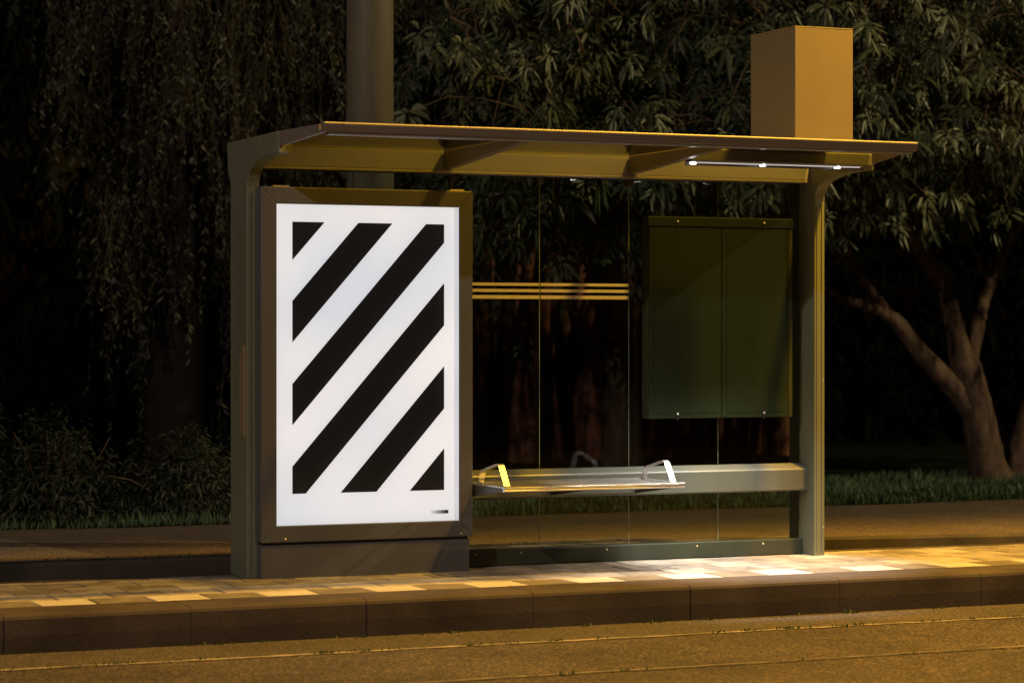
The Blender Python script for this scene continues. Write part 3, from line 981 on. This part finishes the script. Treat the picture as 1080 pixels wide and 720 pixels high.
def broadleaf(label, base, limbs, boughs, leaf_len=0.13, per=11, density=1.0, group='broadleaf trees'):
    """limbs: (path, radii) of trunk and main limbs; boughs: (start, end, weight) carrying leaf whorls"""
    t = thing('broadleaf_tree', label, 'tree', base, group)
    tk = MB()
    for path, radii in limbs:
        limb(tk, path, radii)
    tk.build('trunk', M['bark'], t)
    br = MB()
    C, A, S, TN = [], [], [], []
    for (p0, p1, wgt) in boughs:
        pts = curve_pts(p0, p1, random.uniform(0.02, 0.14), 8, 0.05)
        r0 = 0.012 + 0.010 * wgt
        br.tube(pts, [r0 * (1 - 0.75 * i / 7) for i in range(8)], 5, 0, False)
        bt = random.choice((0.02, 0.1, 0.2, 0.35, 0.6))
        ntw = int(10 * wgt * density)
        for _ in range(ntw):
            f = random.uniform(0.2, 1.0)
            i = min(int(f * 7), 6)
            q = pts[i].lerp(pts[i + 1], f * 7 - i)
            off = Vector((random.gauss(0, 0.30), random.gauss(0, 0.30), random.gauss(-0.10, 0.24)))
            e = q + off
            tw = curve_pts(q, e, 0.12, 4, 0.05)
            br.tube(tw, [0.006, 0.005, 0.004, 0.003], 4, 0, False)
            for _k in range(random.randint(1, 3)):
                cc = e + Vector((random.gauss(0, 0.09), random.gauss(0, 0.09), random.gauss(0, 0.08))) * (_k > 0)
                C.append(cc[:])
                ax = (e - q).normalized() * 0.5 + Vector((random.gauss(0, .4), random.gauss(-0.35, .4), random.gauss(0.35, 0.4)))
                A.append(ax[:])
                S.append(random.uniform(0.7, 1.2))
                TN.append(bt + random.gauss(0, 0.12))
    C, A, S, TN = map(np.array, (C, A, S, TN))
    V, T3, Q, tone = rosettes(C, A, per, leaf_len, (0.72, 1.0), S, TN)
    # merge twigs into the crown mesh
    tv = np.array(br.v)
    tq = np.array(br.f)
    nV = len(V)
    Vall = np.concatenate([V, tv])
    mi = np.concatenate([np.zeros(len(T3)), np.zeros(len(Q)), np.ones(len(tq))])
    tone = np.concatenate([tone, np.zeros(len(tv))])
    np_mesh('crown', Vall, [T3, Q, tq + nV], [M['leaf_broad'], M['twig']], mi=mi, tone=tone, parent=t)
    return t


def rand_in(c, r):
    while True:
        v = Vector((random.uniform(-1, 1), random.uniform(-1, 1), random.uniform(-1, 1)))
        if v.length < 1:
            return Vector((c[0] + v.x * r[0], c[1] + v.y * r[1], c[2] + v.z * r[2]))


def boughs_for(c, r, hub, n, bottom):
    out = []
    for _ in range(n):
        e = rand_in(c, r)
        zb = bottom(e.x)
        if e.z < zb:
            e.z = zb + random.uniform(0.0, 0.7)
        v = e - Vector(hub)
        s = Vector(hub) + v * random.uniform(0.25, 0.55)
        s.z = max(s.z, zb + 0.2)
        # keep single boughs short: start not farther than 1.5 m from the tip
        if (e - s).length > 1.5:
            s = e + (s - e).normalized() * random.uniform(1.0, 1.5)
        out.append((s, e, random.uniform(0.7, 1.3)))
    return out


TY = 19.6
# the leaning tree whose trunk shows right of the shelter (paths follow its real limbs)
main_limbs = [
    ([(13.20, TY, -0.06), (13.14, TY, 0.10), (13.036, TY, 0.609), (12.90, TY, 1.02), (12.87, TY, 1.10)], [0.24, 0.185, 0.148, 0.15, 0.12]),
    ([(13.0, TY, 0.58), (12.76, TY, 0.855), (12.465, TY, 1.116), (12.213, TY, 1.392), (12.063, TY, 1.504), (11.62, TY - .1, 1.63), (11.23, TY - .2, 1.772), (10.6, TY - .5, 2.2)], [0.10, 0.10, 0.085, 0.075, 0.062, 0.046, 0.036, 0.022]),
    ([(12.20, TY, 1.40), (12.11, TY, 1.48), (11.815, TY, 1.819), (11.619, TY - .05, 2.073), (11.40, TY - .1, 2.5)], [0.06, 0.055, 0.045, 0.036, 0.026]),
    ([(12.90, TY, 0.98), (12.80, TY, 1.33), (12.718, TY, 1.61), (12.616, TY, 1.826), (12.364, TY - .05, 2.082), (12.163, TY - .1, 2.337), (11.9, TY - .3, 3.2)], [0.13, 0.095, 0.088, 0.088, 0.078, 0.064, 0.035]),
    ([(12.93, TY, 1.00), (13.046, TY + .03, 1.35), (13.128, TY + .05, 1.612), (13.284, TY + .1, 1.875), (13.357, TY + .1, 2.007), (13.492, TY + .1, 2.316), (13.6, TY, 3.1)], [0.085, 0.068, 0.06, 0.05, 0.042, 0.036, 0.024]),
]
bt_r = lambda x: 2.62 + 0.25 * min(1, max(0, x - 10.6)) + 0.12 * math.sin(x * 2.1) + 0.10 * math.sin(x * 5.3 + 2)
bl = boughs_for((11.9, 18.7, 3.7), (2.9, 1.9, 1.9), (12.2, 19.4, 2.8), 190, bt_r)
broadleaf('leaning tree with a forked trunk and long drooping leaves right of the shelter', (13.0, TY, 0), main_limbs, bl)
# second trunk, cut by the right edge of the frame
l2 = [([(13.56, 19.75, -0.05), (13.64, 19.75, 0.25), (13.82, 19.8, 0.7), (14.1, 19.8, 1.5), (14.4, 19.7, 2.8)], [0.20, 0.145, 0.13, 0.12, 0.08])]
bl = boughs_for((14.4, 19.2, 4.0), (1.7, 1.6, 1.7), (14.3, 19.6, 3.0), 45, lambda x: 2.8)
broadleaf('dark leaning trunk cut by the right edge beside the forked tree', (13.56, 19.75, 0), l2, bl)
# tree behind the middle of the shelter
l3 = [([(10.3, 21.4, -0.05), (10.2, 21.3, 1.0), (9.95, 21.1, 2.0), (9.7, 20.9, 2.9)], [0.22, 0.17, 0.15, 0.12]),
      ([(9.95, 21.1, 2.0), (9.3, 20.6, 2.7), (8.7, 20.0, 3.1), (8.2, 19.4, 3.3)], [0.09, 0.07, 0.05, 0.03]),
      ([(9.7, 20.9, 2.9), (9.9, 20.2, 3.5), (10.1, 19.5, 3.9)], [0.1, 0.07, 0.04])]
bl = boughs_for((9.3, 18.9, 3.35), (2.3, 1.7, 1.7), (9.7, 20.6, 2.6), 120, lambda x: 1.75 + 0.25 * math.sin(x * 2.7))
broadleaf('spreading leafy tree seen above and through the middle of the shelter', (10.3, 21.4, 0), l3, bl)


def willow(label, base, c, r, top, n, zlo, trunk, leaf=0.062, group='weeping trees'):
    t = thing('weeping_tree', label, 'tree', base, group)
    tk = MB()
    for path, radii in trunk:
        limb(tk, path, radii)
    tk.build('trunk', M['bark_dark'], t)
    st = MB()
    B, D, SD, Ls, TN = [], [], [], [], []
    tufts = []
    for _ in range(n // 9):
        a = random.uniform(0, 2 * math.pi)
        rr = math.sqrt(random.uniform(0.08, 1.0))
        tufts.append((c[0] + r[0] * rr * math.cos(a), c[1] + r[1] * rr * math.sin(a), top - random.uniform(-0.2, 3.2), random.uniform(0.7, 2.6), random.uniform(0.0, 0.75), random.uniform(0.04, 0.13), random.gauss(0, 0.13)))
    for _ in range(n):
        tf = random.choice(tufts)
        sx, sy = random.gauss(tf[0], tf[5]), random.gauss(tf[1], tf[5])
        z1 = tf[2] + random.gauss(0, 0.12)
        z0 = max(zlo(sx) + abs(random.gauss(0, 0.35)), z1 - tf[3] * random.uniform(0.45, 1.15))
        if z0 > z1 - 0.4:
            continue
        m = int((z1 - z0) / 0.22) + 2
        dx, dy = random.gauss(tf[6], 0.10), random.gauss(0, 0.10)
        ph, am = random.uniform(0, 6), random.uniform(0.01, 0.05)
        pts = []
        for i in range(m):
            f = i / (m - 1)
            pts.append(Vector((sx + dx * f + am * math.sin(ph + f * 7), sy + dy * f + am * math.cos(ph * 1.3 + f * 6), z1 + (z0 - z1) * f)))
        st.tube(pts, [0.006 * (1 - 0.7 * i / (m - 1)) + 0.001 for i in range(m)], 3, 0, False)
        tn = min(1, max(0, tf[4] + random.gauss(0, 0.12)))
        nl = int((z1 - z0) / 0.030)
        thick = random.uniform(0.45, 1.0)
        for k in range(nl):
            if random.random() > thick:
                continue
            f = random.uniform(0, 1)
            i = min(int(f * (m - 1)), m - 2)
            q = pts[i].lerp(pts[i + 1], f * (m - 1) - i)
            an = random.uniform(0, 2 * math.pi)
            d = Vector((math.cos(an) * 0.6, math.sin(an) * 0.6, -random.uniform(0.4, 1.2))).normalized()
            B.append(q[:])
            D.append(d[:])
            SD.append(d.cross(Vector((random.gauss(0, 1), random.gauss(0, 1), 0.3))).normalized()[:])
            Ls.append(leaf * random.uniform(0.6, 1.4))
            TN.append(min(1, max(0, tn + random.gauss(0, 0.15))))
    B, D, SD, Ls, TN = map(np.array, (B, D, SD, Ls, TN))
    nn = len(B)
    W = (Ls * 0.15)[:, None]
    V = np.stack([B, B + D * Ls[:, None] * 0.45 + SD * W, B + D * Ls[:, None], B + D * Ls[:, None] * 0.45 - SD * W], 1).reshape(-1, 3)
    Q = (np.arange(nn) * 4)[:, None] + np.array([[0, 1, 2, 3]])
    tone = np.repeat(TN, 4)
    tv, tq = np.array(st.v), np.array(st.f)
    Vall = np.concatenate([V, tv])
    mi = np.concatenate([np.zeros(len(Q)), np.ones(len(tq))])
    np_mesh('crown', Vall, [np.concatenate([Q, tq + len(V)])], [M['leaf_willow'], M['twig_dark']], mi=mi, tone=np.concatenate([tone, np.zeros(len(tv))]), parent=t)
    return t


willow('weeping tree with long hanging strands behind the left end of the shelter', (5.7, 20.6, 0), (5.78, 19.9), (1.2, 1.4), 5.3, 760,
       lambda x: 0.55 + 0.25 * math.sin(x * 3), [([(5.7, 20.6, -.05), (5.75, 20.6, 1.6), (5.6, 20.5, 3.2), (5.6, 20.2, 5.0)], [0.28, 0.22, 0.18, 0.10])])
willow('weeping tree with thinner strands and bare twigs just right of the lamp post', (7.9, 21.2, 0), (7.95, 20.2), (0.95, 1.3), 5.2, 420,
       lambda x: 1.3 + 0.4 * math.sin(x * 2), [([(7.9, 21.2, -.05), (7.85, 21.1, 1.6), (7.9, 20.8, 3.2), (7.9, 20.4, 5.0)], [0.2, 0.16, 0.12, 0.07])])


def shrub(label, c, r, n, leaf=0.06, group='shrubs along the lawn'):
    t = thing('shrub', label, 'shrub', (c[0], c[1], 0), group)
    sm = MB()
    C, A = [], []
    for _ in range(n):
        th = random.uniform(0, 2 * math.pi)
        el = random.uniform(-0.1, 1.0)
        rr = random.uniform(0.45, 1.0) * (1 + 0.18 * math.sin(th * 3 + c[0]))
        e = Vector((c[0] + r[0] * rr * math.cos(th) * math.cos(el * 1.4), c[1] + r[1] * rr * math.sin(th) * math.cos(el * 1.4), max(0.04, r[2] * rr * math.sin(max(el, 0.02) * 1.4))))
        C.append(e[:])
        ax = (e - Vector((c[0], c[1], 0.1))).normalized() + Vector((random.gauss(0, .4), random.gauss(0, .4), random.gauss(0.1, .3)))
        A.append(ax[:])
    for _ in range(18):
        e = Vector((c[0] + random.gauss(0, r[0] * .45), c[1] + random.gauss(0, r[1] * .45), r[2] * random.uniform(0.5, 0.9)))
        sm.tube(curve_pts((c[0] + random.gauss(0, .05), c[1] + random.gauss(0, .05), -0.03), e, 0.05, 5, 0.04), [0.014, 0.011, 0.008, 0.006, 0.004], 5, 0, False)
    sm.build('stem', M['twig'], t)
    C, A = np.array(C), np.array(A)
    V, T3, Q, tone = rosettes(C, A, 6, leaf, (0.3, 0.9), rng.uniform(0.7, 1.3, len(C)), rng.uniform(0.1, 0.7, len(C)))
    np_mesh('foliage', V, [T3, Q], M['leaf_shrub'], tone=tone, parent=t)


shrub('low dark shrub at the lawn edge just left of the shelter post', (5.05, 18.0), (0.62, 0.5, 0.62), 800)
shrub('dark bushy shrub between the left edge and the low green shrub', (4.15, 18.3), (0.55, 0.5, 0.72), 700, 0.065)
shrub('taller reddish dark bush cut by the left edge of the frame', (3.35, 18.6), (0.6, 0.5, 1.15), 800, 0.07)
shrub('spreading shrub under the hanging strands seen past the left post', (5.95, 18.4), (0.55, 0.45, 0.7), 600)

# the far-off wood that closes the view: one dark mass of leaf clumps and added stems
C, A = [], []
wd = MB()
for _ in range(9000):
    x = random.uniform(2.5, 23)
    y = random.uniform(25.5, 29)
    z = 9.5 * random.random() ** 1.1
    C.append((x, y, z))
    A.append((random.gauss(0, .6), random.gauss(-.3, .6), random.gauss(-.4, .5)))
for _ in range(90):  # red stems added to stand in for reflections in the glass wall
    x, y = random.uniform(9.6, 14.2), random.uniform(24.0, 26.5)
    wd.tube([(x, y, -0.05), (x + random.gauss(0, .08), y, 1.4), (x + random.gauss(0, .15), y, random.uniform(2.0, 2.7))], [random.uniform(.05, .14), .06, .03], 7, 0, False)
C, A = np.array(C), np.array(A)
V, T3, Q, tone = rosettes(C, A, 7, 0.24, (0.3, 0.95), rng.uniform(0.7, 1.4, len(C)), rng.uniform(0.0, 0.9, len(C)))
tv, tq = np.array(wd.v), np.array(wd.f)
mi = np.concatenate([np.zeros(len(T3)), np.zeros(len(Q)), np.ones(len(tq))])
wo = np_mesh('wood', np.concatenate([V, tv]), [T3, Q, tq + len(V)], [M['leaf_dark'], M['reflection_red']], mi=mi, tone=np.concatenate([tone, np.zeros(len(tv))]))
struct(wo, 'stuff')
